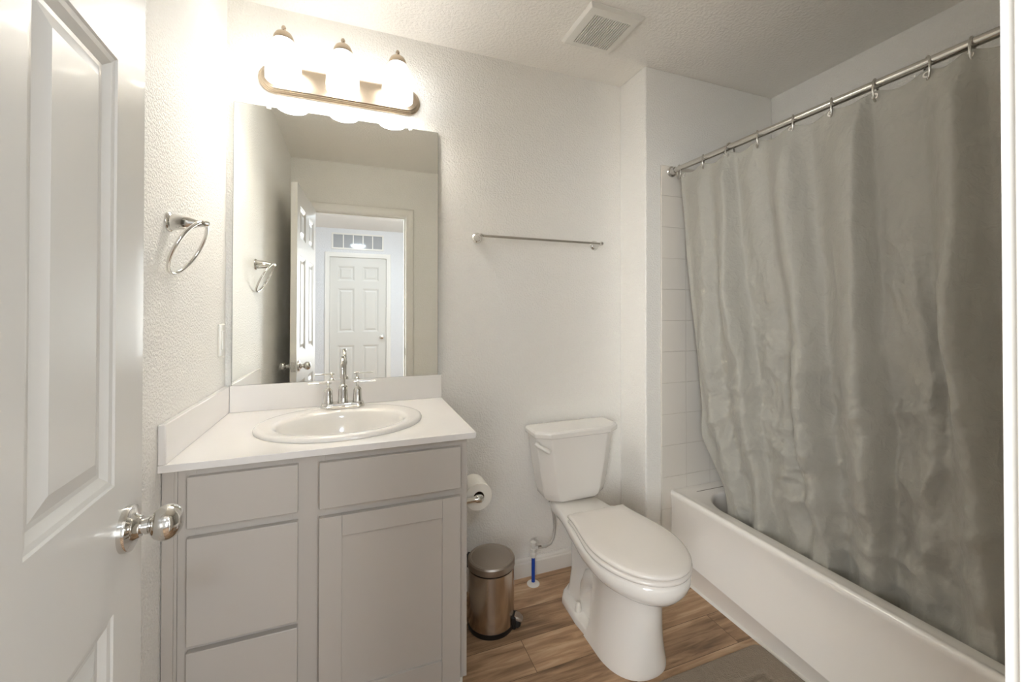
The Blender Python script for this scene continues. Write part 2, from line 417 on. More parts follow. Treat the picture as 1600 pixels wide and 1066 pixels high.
egg_knob(door, 0.652, 0.934, 0.035, 1)
MB().box(0.7105, 0.7125, 0.0045, 0.0305, 0.905, 0.963).box(0.7115, 0.722, 0.012, 0.022, 0.926, 0.942).build('latch_plate', M['satin'], door, local=True, bevel=0.001)
for hz in (0.22, 1.05, 1.86):
    MB().tube([(-0.004, 0.040, hz - 0.045), (-0.004, 0.040, hz + 0.045)], 0.0065, 12).box(-0.003, 0.0006, 0.004, 0.04, hz - 0.044, hz + 0.044).build('hinge', M['satin'], door, local=True)

# ------------------------------------------------------------------ hall beyond the doorway (seen in the mirror)
struct(box('floor_hall', M['floor'], HX0 - 0.1, HX1 + 0.1, HY - 0.1, YH, -0.08, 0.0), 'plank floor of the hall', 'floor')
struct(box('ceiling_hall', M['ceiling'], HX0 - 0.1, HX1 + 0.1, HY - 0.1, YH, C, C + 0.1), 'pale ceiling of the hall, seen in the mirror', 'ceiling')
HDX0, HDX1 = -0.315, 0.425
FILL_WIN, WZ0, WZ1 = (0.76, 1.60), 0.55, 2.25  # opening added in the far wall for a fill light
f = MB()
f.box(HX0 - 0.1, HDX0 - 0.02, HY - 0.1, HY, 0, C)
for q0, q1, (w0, w1) in ((HDX1 + 0.02, HX1 + 0.1, FILL_WIN),):
    f.box(q0, w0, HY - 0.1, HY, 0, C).box(w1, q1, HY - 0.1, HY, 0, C).box(w0, w1, HY - 0.1, HY, 0, WZ0).box(w0, w1, HY - 0.1, HY, WZ1, C)
f.box(HDX0 - 0.02, HDX1 + 0.02, HY - 0.1, HY, 2.055, C)
struct(f.build('wall_hall_far', M['hall_wall']), 'pale hall wall with a closed door, seen in the mirror', 'wall')
WY0, WY1 = -2.2, -0.3  # side opening added for the other fill light
f = MB(); a, b = HX0 - 0.1, HX0
f.box(a, b, HY, WY0, 0, C).box(a, b, WY1, YH, 0, C).box(a, b, WY0, WY1, 0, WZ0).box(a, b, WY0, WY1, WZ1, C)
struct(f.build('wall_hall_left', M['hall_wall']))
struct(box('wall_hall_right', M['hall_wall'], HX1, HX1 + 0.1, HY, YH, 0, C))
f = MB(); b_ = 0.035; a, b = HX0 - 0.06, HX0 + 0.012
f.box(a, b, WY0, WY1, WZ0, WZ0 + b_).box(a, b, WY0, WY1, WZ1 - b_, WZ1).box(a, b, WY0, WY0 + b_, WZ0 + b_, WZ1 - b_).box(a, b, WY1 - b_, WY1, WZ0 + b_, WZ1 - b_)
struct(f.build('added_window_2', M['trim']))  # frame of an unseen window, added around the side fill
w0, w1 = FILL_WIN; f = MB(); a, b = HY - 0.05, HY + 0.012
f.box(w0, w1, a, b, WZ0, WZ0 + b_).box(w0, w1, a, b, WZ1 - b_, WZ1).box(w0, w0 + b_, a, b, WZ0 + b_, WZ1 - b_).box(w1 - b_, w1, a, b, WZ0 + b_, WZ1 - b_)
struct(f.build('added_window_3', M['trim']))  # unseen window frame, added around the far-wall fill
casing('trim_4', HDX0 - 0.003, HDX1 + 0.003, 2.052, HY, 1, 'white casing of the closed hall door')
f = MB(); f.box(HDX0 - 0.0195, HDX0, HY - 0.1, HY, 0, 2.0545).box(HDX1, HDX1 + 0.0195, HY - 0.1, HY, 0, 2.0545).box(HDX0, HDX1, HY - 0.1, HY, 2.047, 2.0545)
struct(f.build('trim_5', M['trim']), 'white jamb of the closed hall door', 'door jamb')
hd = thing('door_2', (HDX0 + 0.002, HY - 0.022, 0.0), 'closed white six-panel door across the hall, seen in the mirror', 'door')
hd['kind'] = 'structure'
wd = HDX1 - HDX0 - 0.004
hp = [(a, b, c, d) for a, b in ((0.1, 0.315), (wd - 0.315, wd - 0.1)) for c, d in ((0.215, 0.832), (1.012, 1.617), (1.725, 1.925))]
mm = door_leaf(wd, 0.012, 2.045, 0.035, hp); mm.v = [(x, y - 0.035, z) for x, y, z in mm.v]
mm.build('door_leaf', M['door'], hd, local=True, ang=12)
MB().lathe([(0, 0), (0.032, 0), (0.032, 0.007), (0.012, 0.012), (0.011, 0.03), (0.022, 0.038), (0.027, 0.048), (0.024, 0.058), (0.012, 0.064), (0, 0.065)], (wd - 0.06, 0.0, 0.94), (0, 1, 0), 32, False, False).build('door_knob', M['satin'], hd, local=True)
# transom over the hall door
VX0, VX1, VZ0, VZ1 = -0.27, 0.365, 2.175, 2.355
win = struct(MB().box(VX0, VX1, HY + 0.0005, HY + 0.004, VZ0, VZ1).build('window_1', M['pane']), 'narrow five-pane transom above the closed hall door, seen in the mirror', 'transom window')
f = MB(); b_ = 0.022
f.box(VX0 - b_, VX1 + b_, HY, HY + 0.016, VZ1, VZ1 + b_).box(VX0 - b_, VX1 + b_, HY, HY + 0.016, VZ0 - b_, VZ0).box(VX0 - b_, VX0, HY, HY + 0.016, VZ0, VZ1).box(VX1, VX1 + b_, HY, HY + 0.016, VZ0, VZ1)
f.build('window_frame', M['trim'], win, bevel=0.002)
for i in range(1, 5):
    xx = VX0 + (VX1 - VX0) * i / 5
    box('mullion', M['trim'], xx - 0.0075, xx + 0.0075, HY + 0.002, HY + 0.014, VZ0, VZ1, win, bevel=0.002)

def ceiling_lamp(name, x, y, label):
    t = thing(name, (x, y, C), label, 'ceiling light', 'hall ceiling lights')
    MB().lathe([(0, 0), (0.125, 0), (0.13, -0.01), (0.125, -0.022), (0.118, -0.022)], (x, y, C), (0, 0, 1), 48, False, False).build('lamp_base', M['trim'], t)
    MB().lathe([(0.118, -0.02), (0.112, -0.035), (0.09, -0.05), (0.05, -0.06), (0.0, -0.063)], (x, y, C), (0, 0, 1), 48, False, False).build('lamp_lens', M['lamp'], t)
    return t
ceiling_lamp('ceiling_light', 0.06, -1.25, 'round white ceiling light of the hall, mirrored in the transom')
ceiling_lamp('ceiling_light', 1.05, -0.75, 'added round white ceiling light, unseen fill farther down the hall')  # unseen second lamp, added as fill for the hall

# ================================================================== VANITY
CX0, CX1 = -0.4465, 0.3345       # cabinet with filler
YF = 1.2750                      # face frame plane
CZ = 0.8605                      # underside of the counter slab
vb = thing('vanity_cabinet', (-0.056, 1.54, 0), 'taupe grey vanity cabinet with three drawers and one shaker door', 'cabinet')
fr = MB()
fr.box(-0.413, -0.397, YF + 0.019, D - 0.001, 0.112, CZ).box(CX1 - 0.016, CX1, YF + 0.019, D - 0.001, 0.112, CZ)
fr.box(-0.397, CX1 - 0.016, YF + 0.019, D - 0.001, 0.112, 0.128).box(-0.397, CX1 - 0.016, D - 0.008, D - 0.001, 0.128, CZ)
fr.build('carcass', M['cabinet'], vb, bevel=0.0008)
ff = MB()
ff.box(-0.413, -0.375, YF, YF + 0.019, 0.112, CZ).box(CX1 - 0.04, CX1, YF, YF + 0.019, 0.112, CZ).box(-0.155, -0.075, YF, YF + 0.019, 0.112, CZ)
for a, b in ((-0.375, -0.155), (-0.075, CX1 - 0.04)):
    ff.box(a, b, YF, YF + 0.019, 0.112, 0.15).box(a, b, YF, YF + 0.019, CZ - 0.038, CZ).box(a, b, YF, YF + 0.019, 0.682, 0.72)
ff.box(-0.375, -0.155, YF, YF + 0.019, 0.392, 0.432)
ff.build('face_frame', M['cabinet'], vb, bevel=0.0008)
box('filler_strip', M['cabinet'], CX0, -0.4215, YF + 0.002, YF + 0.02, 0.112, CZ, vb, bevel=0.001)
box('filler_strip', M['cabinet'], -0.4205, -0.4135, YF - 0.001, YF + 0.02, 0.112, CZ, vb, bevel=0.001)
FT = 0.0185
def front(name, x0, x1, z0, z1):
    return box(name, M['cabinet'], x0, x1, YF - FT, YF - 0.0004, z0, z1, vb, bevel=0.0016)
front('drawer_front', -0.389, -0.141, 0.713, 0.842)
front('drawer_front', -0.389, -0.141, 0.419, 0.688)
front('drawer_front', -0.389, -0.141, 0.118, 0.403)
front('false_front', -0.088, 0.310, 0.711, 0.839)
dm = MB()
dx0, dx1, dz0, dz1 = -0.088, 0.3095, 0.116, 0.686
px0, px1, pz0, pz1 = -0.030, 0.2535, 0.196, 0.628
y0, y1 = YF - FT, YF - 0.0004
dm.box(dx0, px0, y0, y1, dz0, dz1).box(px1, dx1, y0, y1, dz0, dz1).box(px0 + 0.0004, px1 - 0.0004, y0, y1, pz1, dz1).box(px0 + 0.0004, px1 - 0.0004, y0, y1, dz0, pz0)
cd = dm.build('cabinet_door', M['cabinet'], vb, bevel=0.0009)
box('door_panel', M['cabinet'], px0 - 0.004, px1 + 0.004, y0 + 0.0075, y1 - 0.004, pz0 - 0.004, pz1 + 0.004, cd)
box('toe_kick', M['cabinet'], -0.413, CX1 - 0.016, YF + 0.06, YF + 0.072, 0.0, 0.112, vb)
box('toe_kick_return', M['trim'], CX1 - 0.026, CX1 - 0.01, YF + 0.012, D - 0.02, 0.0, 0.1118, vb)['label'] = 'white toe kick return at the cabinet end'

# counter with an oval cut-out for the sink
SX, SY, SRX, SRY = -0.035, 1.520, 0.262, 0.2155
ZC = 0.8795
ct = thing('vanity_countertop', (-0.045, 1.54, CZ), 'white countertop with back and side splash on the grey vanity', 'countertop')
xa, xb, ya, yb = XL + 0.001, 0.3586, 1.254, D - 0.001
def rect_pt(ang):
    dx, dy = math.cos(ang), math.sin(ang)
    tx = ((xb - SX) / dx) if dx > 1e-9 else ((xa - SX) / dx if dx < -1e-9 else 1e9)
    ty = ((yb - SY) / dy) if dy > 1e-9 else ((ya - SY) / dy if dy < -1e-9 else 1e9)
    t = min(tx, ty); return SX + dx * t, SY + dy * t
angs = sorted(set([2 * PI * k / 96 for k in range(96)] + [math.atan2(y - SY, x - SX) % (2 * PI) for x in (xa, xb) for y in (ya, yb)]))
hr = 0.93
o_t = [rect_pt(a) + (ZC,) for a in angs]; o_b = [(x, y, CZ) for x, y, z in o_t]
i_t = [(SX + SRX * hr * math.cos(a), SY + SRY * hr * math.sin(a), ZC) for a in angs]; i_b = [(x, y, CZ) for x, y, z in i_t]
slab = MB().loft([i_t, o_t, o_b, i_b, i_t], False, False)
slab.build('slab', M['counter'], ct, bevel=0.0018, ang=30)
box('backsplash', M['counter'], -0.4305, 0.3586, D - 0.0195, D - 0.001, ZC, ZC + 0.1, ct, bevel=0.002)
box('side_splash', M['counter'], XL + 0.001, -0.4312, 1.2545, D - 0.001, ZC, ZC + 0.1, ct, bevel=0.0025)

# drop-in sink
sk = thing('bathroom_sink', (SX, SY, ZC), 'white oval drop-in sink set in the countertop', 'sink')
bx, by = -0.034, 1.488
rings = []
for rx, ry, z in ((0.94, 0.94, ZC + 0.0006), (1.0, 1.0, ZC + 0.0006), (1.002, 1.002, ZC + 0.006), (0.992, 0.99, ZC + 0.0115), (0.97, 0.965, ZC + 0.0145), (0.93, 0.92, ZC + 0.015)):
    rings.append(oval(SX, SY, SRX * rx, SRY * ry, z))
for rx, ry, z, sh in ((0.212, 0.166, 0.0146, 0.3), (0.202, 0.156, 0.0135, 0), (0.195, 0.150, 0.006, 0), (0.189, 0.144, -0.012, 0), (0.176, 0.132, -0.055, 0), (0.15, 0.11, -0.095, 0), (0.11, 0.078, -0.117, 0), (0.06, 0.045, -0.126, 0), (0.021, 0.021, -0.129, 0)):
    rings.append(oval(bx + (SX - bx) * sh, by + (SY - by) * sh, rx, ry, ZC + z))
MB().loft(rings, False, False).build('basin', M['porcelain'], sk, ang=70)
MB().lathe([(0, -0.004), (0.0225, -0.004), (0.0225, 0.0), (0.019, 0.0015), (0.016, -0.001), (0, -0.001)], (bx, by, ZC - 0.1275), (0, 0, 1), 32, False, False).build('drain', M['satin'], sk)

# faucet
FX, FY, FZ = -0.0385, 1.683, ZC + 0.0155
fa = thing('faucet', (FX, FY, FZ), 'chrome two-handle gooseneck faucet standing on the sink', 'faucet')
def stadium(cx, cy, hl, r, z, n=12):
    return [(cx + hl + r * math.cos(R(a)), cy + r * math.sin(R(a)), z) for a in [-90 + 180 * i / n for i in range(n + 1)]] + \
           [(cx - hl + r * math.cos(R(a)), cy + r * math.sin(R(a)), z) for a in [90 + 180 * i / n for i in range(n + 1)]]
MB().loft([stadium(FX, FY, 0.051, r, FZ + z) for r, z in ((0.0265, 0), (0.027, 0.003), (0.0265, 0.009), (0.0235, 0.011), (0.0235, 0.018), (0.0215, 0.021))]).build('base_plate', M['chrome'], fa)
sp = MB().lathe([(0.0185, 0.02), (0.0195, 0.022), (0.0185, 0.026), (0.0178, 0.040), (0.0165, 0.070), (0.0165, 0.077), (0.0135, 0.083), (0.0085, 0.087)], (FX, FY, FZ), seg=32)
sp.tube([(FX, FY, FZ + 0.08), (FX, FY, FZ + 0.14)] + [(FX, FY - 0.049 - 0.049 * math.cos(R(a)), FZ + 0.148 + 0.049 * math.sin(R(a))) for a in range(180, -1, -12)][::1][0:0] +
        [(FX, FY - 0.047 + 0.047 * math.cos(R(a)), FZ + 0.145 + 0.047 * math.sin(R(a))) for a in range(0, 186, 12)] + [(FX, FY - 0.094, FZ + 0.136)], 0.0083, 20)
sp.tube([(FX, FY - 0.094, FZ + 0.139), (FX, FY - 0.094, FZ + 0.124)], 0.0098, 20)
sp.build('spout', M['chrome'], fa)
for s in (-1, 1):
    hx = FX + 0.051 * s
    hb = MB().lathe([(0.0175, 0.019), (0.0185, 0.022), (0.0175, 0.026), (0.0165, 0.036), (0.0150, 0.060), (0.0150, 0.066), (0.0115, 0.072), (0.005, 0.078), (0.0042, 0.088), (0.0065, 0.092), (0.0065, 0.098), (0.003, 0.101)], (hx, FY, FZ), seg=32).build('handle', M['chrome'], fa)
    MB().tube([(hx - 0.012 * s, FY, FZ + 0.094), (hx + 0.066 * s, FY, FZ + 0.0945)], 0.0034, 12).build('lever', M['chrome'], hb)
MB().tube([(FX, FY + 0.017, FZ + 0.018), (FX, FY + 0.017, FZ + 0.093)], 0.0022, 10).lathe([(0, 0.09), (0.0045, 0.093), (0.0055, 0.098), (0.0045, 0.103), (0, 0.105)], (FX, FY + 0.017, FZ), seg=16).build('lift_rod', M['chrome'], fa)

# mirror, set with its foot a hair proud of the wall
mi = thing('mirror', (-0.0408, D, ZC + 0.101), 'large frameless wall mirror above the vanity', 'mirror')
mi.rotation_euler = (R(-0.36), 0, 0)
mw, mh = 0.3826, 1.0615
my = -0.0125
g = MB(); g.box(-mw, mw, my - 0.005, my, 0.0, mh)
mo = g.build('mirror_pane', M['glass'], mi, local=True)
e = MB(); t_ = 0.0012
e.box(-mw - t_, -mw, my - 0.005, my, 0, mh).box(mw, mw + t_, my - 0.005, my, 0, mh).box(-mw, mw, my - 0.005, my, mh, mh + t_)
e.build('mirror_edge', M['edge'], mi, local=True)
box('backing', M['dark'], -mw + 0.01, mw - 0.01, my, my + 0.003, 0.005, mh - 0.01, mi, local=True)
for cx_ in (-0.2692, 0.2648):
    MB().box(cx_ - 0.007, cx_ + 0.007, my - 0.0085, my + 0.001, mh - 0.008, mh + 0.006).lathe([(0.0, -0.001), (0.006, -0.001), (0.006, 0.0015), (0, 0.0015)], (cx_, my - 0.0085, mh - 0.002), (0, -1, 0), 16).build('mirror_clip', M['clip'], mi, local=True, bevel=0.002)

# ================================================================== VANITY LIGHT
LX, LZ = -0.0415, 2.157
vl = thing('vanity_light', (LX, D, LZ), 'brushed nickel bath light bar with three lit opal glass shades', 'wall light')
def plate_ring(hl, r, y):
    return [(x, y, z) for x, z, _ in [(p[0], p[1], 0) for p in stadium(LX, LZ, hl, r, 0, 16)]]
rings = [plate_ring(0.248, r, D - y) for r, y in ((0.0565, 0.0), (0.0575, 0.004), (0.056, 0.008), (0.052, 0.0105), (0.0515, 0.014), (0.048, 0.0175), (0.0475, 0.021), (0.043, 0.025), (0.041, 0.0255))]
MB().loft(rings, False, True).build('back_plate', M['nickel'], vl, ang=25)
SYL = D - 0.123
for i in range(3):
    sx = LX + (-0.2025, -0.002, 0.2)[i]
    a = MB().tube([(sx, D - 0.024, LZ + 0.022), (sx, D - 0.045, LZ + 0.022)] + [(sx, D - 0.045 - 0.039 * math.sin(R(q)), LZ + 0.061 - 0.039 * math.cos(R(q))) for q in range(10, 91, 10)][0:0] +
                  [(sx, D - 0.06, LZ + 0.03), (sx, D - 0.074, LZ + 0.05), (sx, D - 0.082, LZ + 0.085), (sx, D - 0.095, LZ + 0.102), (sx, SYL, LZ + 0.106)], 0.0065, 12)
    a.lathe([(0.018, 0.0), (0.017, 0.006), (0.008, 0.012), (0.006, 0.014)], (sx, D - 0.024, LZ + 0.022), (0, -1, 0), 20)
    a.build('lamp_arm', M['nickel'], vl)
    sh = MB().lathe([(0.0275, 0.089), (0.034, 0.084), (0.042, 0.070), (0.049, 0.050), (0.055, 0.022), (0.0585, -0.012), (0.0595, -0.038), (0.0585, -0.058),
                     (0.0555, -0.058), (0.0565, -0.038), (0.0555, -0.012), (0.052, 0.022), (0.046, 0.05), (0.039, 0.07), (0.031, 0.081), (0.0245, 0.086)], (sx, SYL, LZ), seg=48, cap0=False, cap1=True).build('lamp_shade', M['shade'], vl, ang=60)
    MB().lathe([(0.026 * math.sin(R(a)), -0.014 - 0.026 * math.cos(R(a))) for a in range(0, 150, 10)] + [(0.013, 0.02), (0.013, 0.05)], (sx, SYL, LZ), seg=24, cap0=False, cap1=True).build('bulb', M['bulb'], sh)
    MB().lathe([(0.033, 0.083), (0.0345, 0.088), (0.033, 0.098), (0.027, 0.110), (0.016, 0.119), (0.006, 0.122), (0.0045, 0.126), (0.0075, 0.130), (0.008, 0.135), (0.005, 0.141), (0.0, 0.142)], (sx, SYL, LZ), seg=32, cap0=False, cap1=False).build('lamp_cap', M['nickel'], sh)

# ================================================================== TOWEL RING, TOWEL BAR, SWITCH
tr = thing('towel_ring', (XL, 1.312, 1.489), 'chrome towel ring on the left wall beside the mirror', 'towel ring')
MB().lathe([(0.0255, 0), (0.0265, 0.003), (0.025, 0.0065), (0.0215, 0.009), (0.019, 0.03), (0.0165, 0.048), (0.010, 0.062), (0.0085, 0.074), (0.009, 0.082), (0.0065, 0.088), (0, 0.089)], (XL, 1.312, 1.489), (1, 0, 0), 40, True, False).build('wall_post', M['chrome'], tr)
top = Vector((XL + 0.077, 1.312, 1.492)); bot = Vector((XL + 0.009, 1.312, 1.357)); cc = (top + bot) / 2; hv = (top - bot) / 2
MB().tube([tuple(cc + hv * math.cos(2 * PI * k / 64) + Vector((0, hv.length * math.sin(2 * PI * k / 64), 0))) for k in range(64)], 0.0044, 12, closed=True).build('ring', M['chrome'], tr)

tb = thing('towel_bar', (0.83, D, 1.592), 'long chrome towel bar on the back wall above the toilet', 'towel bar')
for xx in (0.523, 1.143):
    p = MB().lathe([(0.0235, 0), (0.0245, 0.003), (0.023, 0.007), (0.017, 0.011), (0.0135, 0.03), (0.0095, 0.05), (0.0085, 0.056), (0.0105, 0.062), (0.0105, 0.07), (0.0065, 0.077), (0, 0.078)], (xx, D, 1.592), (0, -1, 0), 36, True, False)
    p.build('bar_post', M['chrome'], tb)
MB().tube([(0.523, D - 0.065, 1.592), (1.143, D - 0.065, 1.592)], 0.0062, 16).build('bar', M['satin'], tb)

sw = thing('light_switch', (XL, 1.766, 1.152), 'white wall switch plate on the left wall by the mirror', 'switch')
box('switch_plate', M['white_plastic'], XL, XL + 0.006, 1.731, 1.801, 1.094, 1.211, sw, bevel=0.003)
box('rocker', M['white_plastic'], XL + 0.006, XL + 0.0085, 1.7495, 1.7825, 1.119, 1.186, sw, bevel=0.0015)

# ================================================================== EXHAUST FAN
fx0, fx1, fy0, fy1 = 0.838, 1.083, 1.352, 1.598
ex = thing('exhaust_fan', ((fx0 + fx1) / 2, (fy0 + fy1) / 2, C), 'square white exhaust fan grille on the ceiling', 'exhaust fan')
q = 0.037; zf = C - 0.02
def quad(x0, x1, y0, y1, z): return [(x0, y0, z), (x1, y0, z), (x1, y1, z), (x0, y1, z)]
MB().loft([quad(fx0, fx1, fy0, fy1, C), quad(fx0, fx1, fy0, fy1, C - 0.004), quad(fx0 + 0.008, fx1 - 0.008, fy0 + 0.008, fy1 - 0.008, zf + 0.004), quad(fx0 + q - 0.01, fx1 - q + 0.01, fy0 + q - 0.01, fy1 - q + 0.01, zf),
           quad(fx0 + q, fx1 - q, fy0 + q, fy1 - q, zf), quad(fx0 + q, fx1 - q, fy0 + q, fy1 - q, C - 0.002)], False, False).build('grille_frame', M['white_plastic'], ex, ang=15)
box('grille_back', M['dark'], fx0 + q - 0.002, fx1 - q + 0.002, fy0 + q - 0.002, fy1 - q + 0.002, C - 0.003, C, ex)
sl = MB(); n_ = 17; wx = (fx1 - fx0 - 2 * q) / n_
for i in range(n_ + 1):
    xx = fx0 + q + i * wx
    sl.box(max(xx - 0.0025, fx0 + q - 0.001), min(xx + 0.0025, fx1 - q + 0.001), fy0 + q - 0.001, fy1 - q + 0.001, zf + 0.0005, zf + 0.008)
sl.build('louvers', M['white_plastic'], ex)

# ================================================================== TOILET
TX = 0.9595
toi = thing('toilet', (TX, 1.42, 0), 'white two-piece toilet with closed lid between vanity and bathtub', 'toilet')
def egg(yf, ym, yr, w, wr, z, n=22, tx=TX, pw=2.0):
    """closed outline: round nose at yf, widest w at ym, straight-ended wr at yr"""
    left = []
    for i in range(n + 1):
        a = PI / 2 * i / n
        left.append((w * math.sin(a) ** (2 / pw), ym - (ym - yf) * math.cos(a) ** (2 / pw)))
    k = 12
    for i in range(1, k + 1):
        t = i / k; s_ = t * t * (3 - 2 * t)
        left.append((w + (wr - w) * s_, ym + (yr - ym) * t))
    pts = [(tx - a, b, z) for a, b in left] + [(tx + a, b, z) for a, b in reversed(left)][:-1]
    return pts
bw = MB()
RT = 0.385
bw.loft([egg(1.075, 1.27, 1.60, 0.135, 0.085, 0.305), egg(1.064, 1.275, 1.69, 0.156, 0.092, 0.318), egg(1.050, 1.28, 1.72, 0.1695, 0.104, 0.338), egg(1.045, 1.285, 1.735, 0.173, 0.108, 0.355),
         egg(1.044, 1.285, 1.74, 0.173, 0.110, 0.372), egg(1.048, 1.285, 1.738, 0.170, 0.107, 0.380), egg(1.056, 1.285, 1.73, 0.162, 0.100, RT)])
# pedestal: skirted front column
bw.loft([egg(1.160, 1.31, 1.41, 0.1255, 0.124, 0.0, pw=2.25), egg(1.160, 1.31, 1.405, 0.1245, 0.120, 0.014, pw=2.25), egg(1.161, 1.31, 1.40, 0.119, 0.110, 0.04, pw=2.2), egg(1.161, 1.31, 1.40, 0.111, 0.101, 0.085, pw=2.15),
         egg(1.157, 1.31, 1.40, 0.103, 0.093, 0.15, pw=2.1), egg(1.148, 1.31, 1.40, 0.097, 0.088, 0.22), egg(1.140, 1.31, 1.41, 0.098, 0.086, 0.27), egg(1.114, 1.30, 1.46, 0.108, 0.087, 0.302), egg(1.09, 1.29, 1.52, 0.124, 0.088, 0.318)])
# foot flange behind it
def foot(hw, z, k=0.0):
    return [(TX - hw + 0.012, 1.34, z), (TX - hw + 0.001, 1.47, z), (TX - hw + 0.008 + k, 1.60, z), (TX - 0.088 + k, 1.642 - k, z), (TX - 0.045, 1.672 - k, z), (TX + 0.045, 1.672 - k, z), (TX + 0.088 - k, 1.642 - k, z), (TX + hw - 0.008 - k, 1.60, z), (TX + hw - 0.001, 1.47, z), (TX + hw - 0.012, 1.34, z)]
bw.loft([foot(0.1255, 0), foot(0.1245, 0.022), foot(0.119, 0.03, 0.006)])
# trapway column
tw = [rrect(TX - a, TX + a, y0_, y1_, 0.045, z) for a, y0_, y1_, z in ((0.082, 1.36, 1.655, 0.02), (0.072, 1.36, 1.65, 0.06), (0.064, 1.36, 1.645, 0.13), (0.062, 1.36, 1.65, 0.24), (0.07, 1.36, 1.68, 0.31), (0.088, 1.36, 1.71, 0.345))]
bw.loft(tw)
for s in (-1, 1):
    bw.tube([(TX + s * 0.034, 1.37, 0.205), (TX + s * 0.040, 1.42, 0.20), (TX + s * 0.040, 1.47, 0.17), (TX + s * 0.034, 1.51, 0.11), (TX + s * 0.03, 1.53, 0.02)], [0.044, 0.044, 0.042, 0.04, 0.04], 24)
bw.build('bowl', M['porcelain'], toi, ang=50)
for s in (-1, 1):
    MB().lathe([(0.0135, 0.029), (0.014, 0.034), (0.0115, 0.05), (0.010, 0.058), (0.006, 0.063), (0, 0.064)], (TX + s * 0.098, 1.497, 0), seg=24, cap0=True, cap1=False).build('bolt_cap', M['white_plastic'], toi)
MB().loft([egg(1.053, 1.27, 1.51, 0.168, 0.130, RT + 0.001), egg(1.044, 1.27, 1.515, 0.174, 0.135, RT + 0.004), egg(1.042, 1.27, 1.515, 0.176, 0.136, RT + 0.010), egg(1.045, 1.27, 1.513, 0.173, 0.134, RT + 0.016), egg(1.052, 1.27, 1.51, 0.167, 0.13, RT + 0.0185)]).build('seat', M['seat'], toi, ang=60)
MB().loft([egg(1.052, 1.275, 1.512, 0.164, 0.131, RT + 0.0195), egg(1.044, 1.275, 1.517, 0.170, 0.136, RT + 0.023), egg(1.041, 1.275, 1.518, 0.1715, 0.137, RT + 0.029), egg(1.044, 1.275, 1.516, 0.169, 0.135, RT + 0.034), egg(1.054, 1.275, 1.508, 0.160, 0.127, RT + 0.0375), egg(1.10, 1.28, 1.47, 0.11, 0.09, RT + 0.0395)]).build('lid', M['seat'], toi, ang=60)
for s in (-1, 1):
    MB().tube([(TX + s * 0.075 - 0.022, 1.532, RT + 0.015), (TX + s * 0.075 + 0.022, 1.532, RT + 0.015)], 0.011, 16).box(TX + s * 0.075 - 0.02, TX + s * 0.075 + 0.02, 1.52, 1.548, RT, RT + 0.015).build('lid_hinge', M['seat'], toi, bevel=0.002)
TKX = 0.9675
def octo(hw, yf, yb, cx_, cy_, z, tx=TKX):
    """front-chamfered plan, small rear corners"""
    return [(tx - hw, yb - 0.008, z), (tx - hw, yf + cy_, z), (tx - hw + cx_, yf, z), (tx + hw - cx_, yf, z), (tx + hw, yf + cy_, z), (tx + hw, yb - 0.008, z), (tx + hw - 0.01, yb, z), (tx - hw + 0.01, yb, z)]
YB = 1.806
tank = MB().loft([octo(0.120, 1.69, YB - 0.02, 0.05, 0.03, 0.3875), octo(0.140, 1.675, YB - 0.01, 0.055, 0.035, 0.392), octo(0.155, 1.667, YB - 0.004, 0.056, 0.04, 0.408), octo(0.1625, 1.664, YB - 0.002, 0.056, 0.041, 0.435), octo(0.180, 1.660, YB, 0.056, 0.042, 0.54), octo(0.2035, 1.656, YB, 0.056, 0.042, 0.692)])
tank.build('tank', M['porcelain'], toi, bevel=0.008, seg=4, ang=50)
MB().loft([octo(0.209, 1.648, YB, 0.06, 0.04, 0.689), octo(0.2155, 1.642, YB + 0.001, 0.063, 0.04, 0.694), octo(0.2165, 1.641, YB + 0.001, 0.063, 0.04, 0.712), octo(0.211, 1.647, YB - 0.004, 0.062, 0.039, 0.722)]).build('tank_lid', M['porcelain'], toi, bevel=0.0025, seg=2, ang=30)
ch0 = Vector((TKX - 0.2035 + 0.004, 1.692, 0.662)); ch1 = Vector((TKX - 0.2035 + 0.054, 1.652, 0.634))
dv = (ch1 - ch0).normalized(); nv = Vector((dv.y, -dv.x, 0)).normalized(); nv = nv if nv.y < 0 else -nv
MB().tube([tuple(ch0 - nv * 0.004), tuple(ch0 + nv * 0.010), tuple(ch0 + nv * 0.016 + dv * 0.004)], [0.011, 0.011, 0.008], 20).tube([tuple(ch0 + nv * 0.012 - dv * 0.006), tuple(ch0 + nv * 0.015 + dv * 0.006), tuple(ch0 + nv * 0.016 + dv * 0.03), tuple(ch0 + nv * 0.015 + dv * 0.05), tuple(ch0 + nv * 0.014 + dv * 0.066), tuple(ch0 + nv * 0.014 + dv * 0.07)], [0.006, 0.0095, 0.0085, 0.0115, 0.0105, 0.005], 18).build('flush_lever', M['white_plastic'], toi, ang=60)

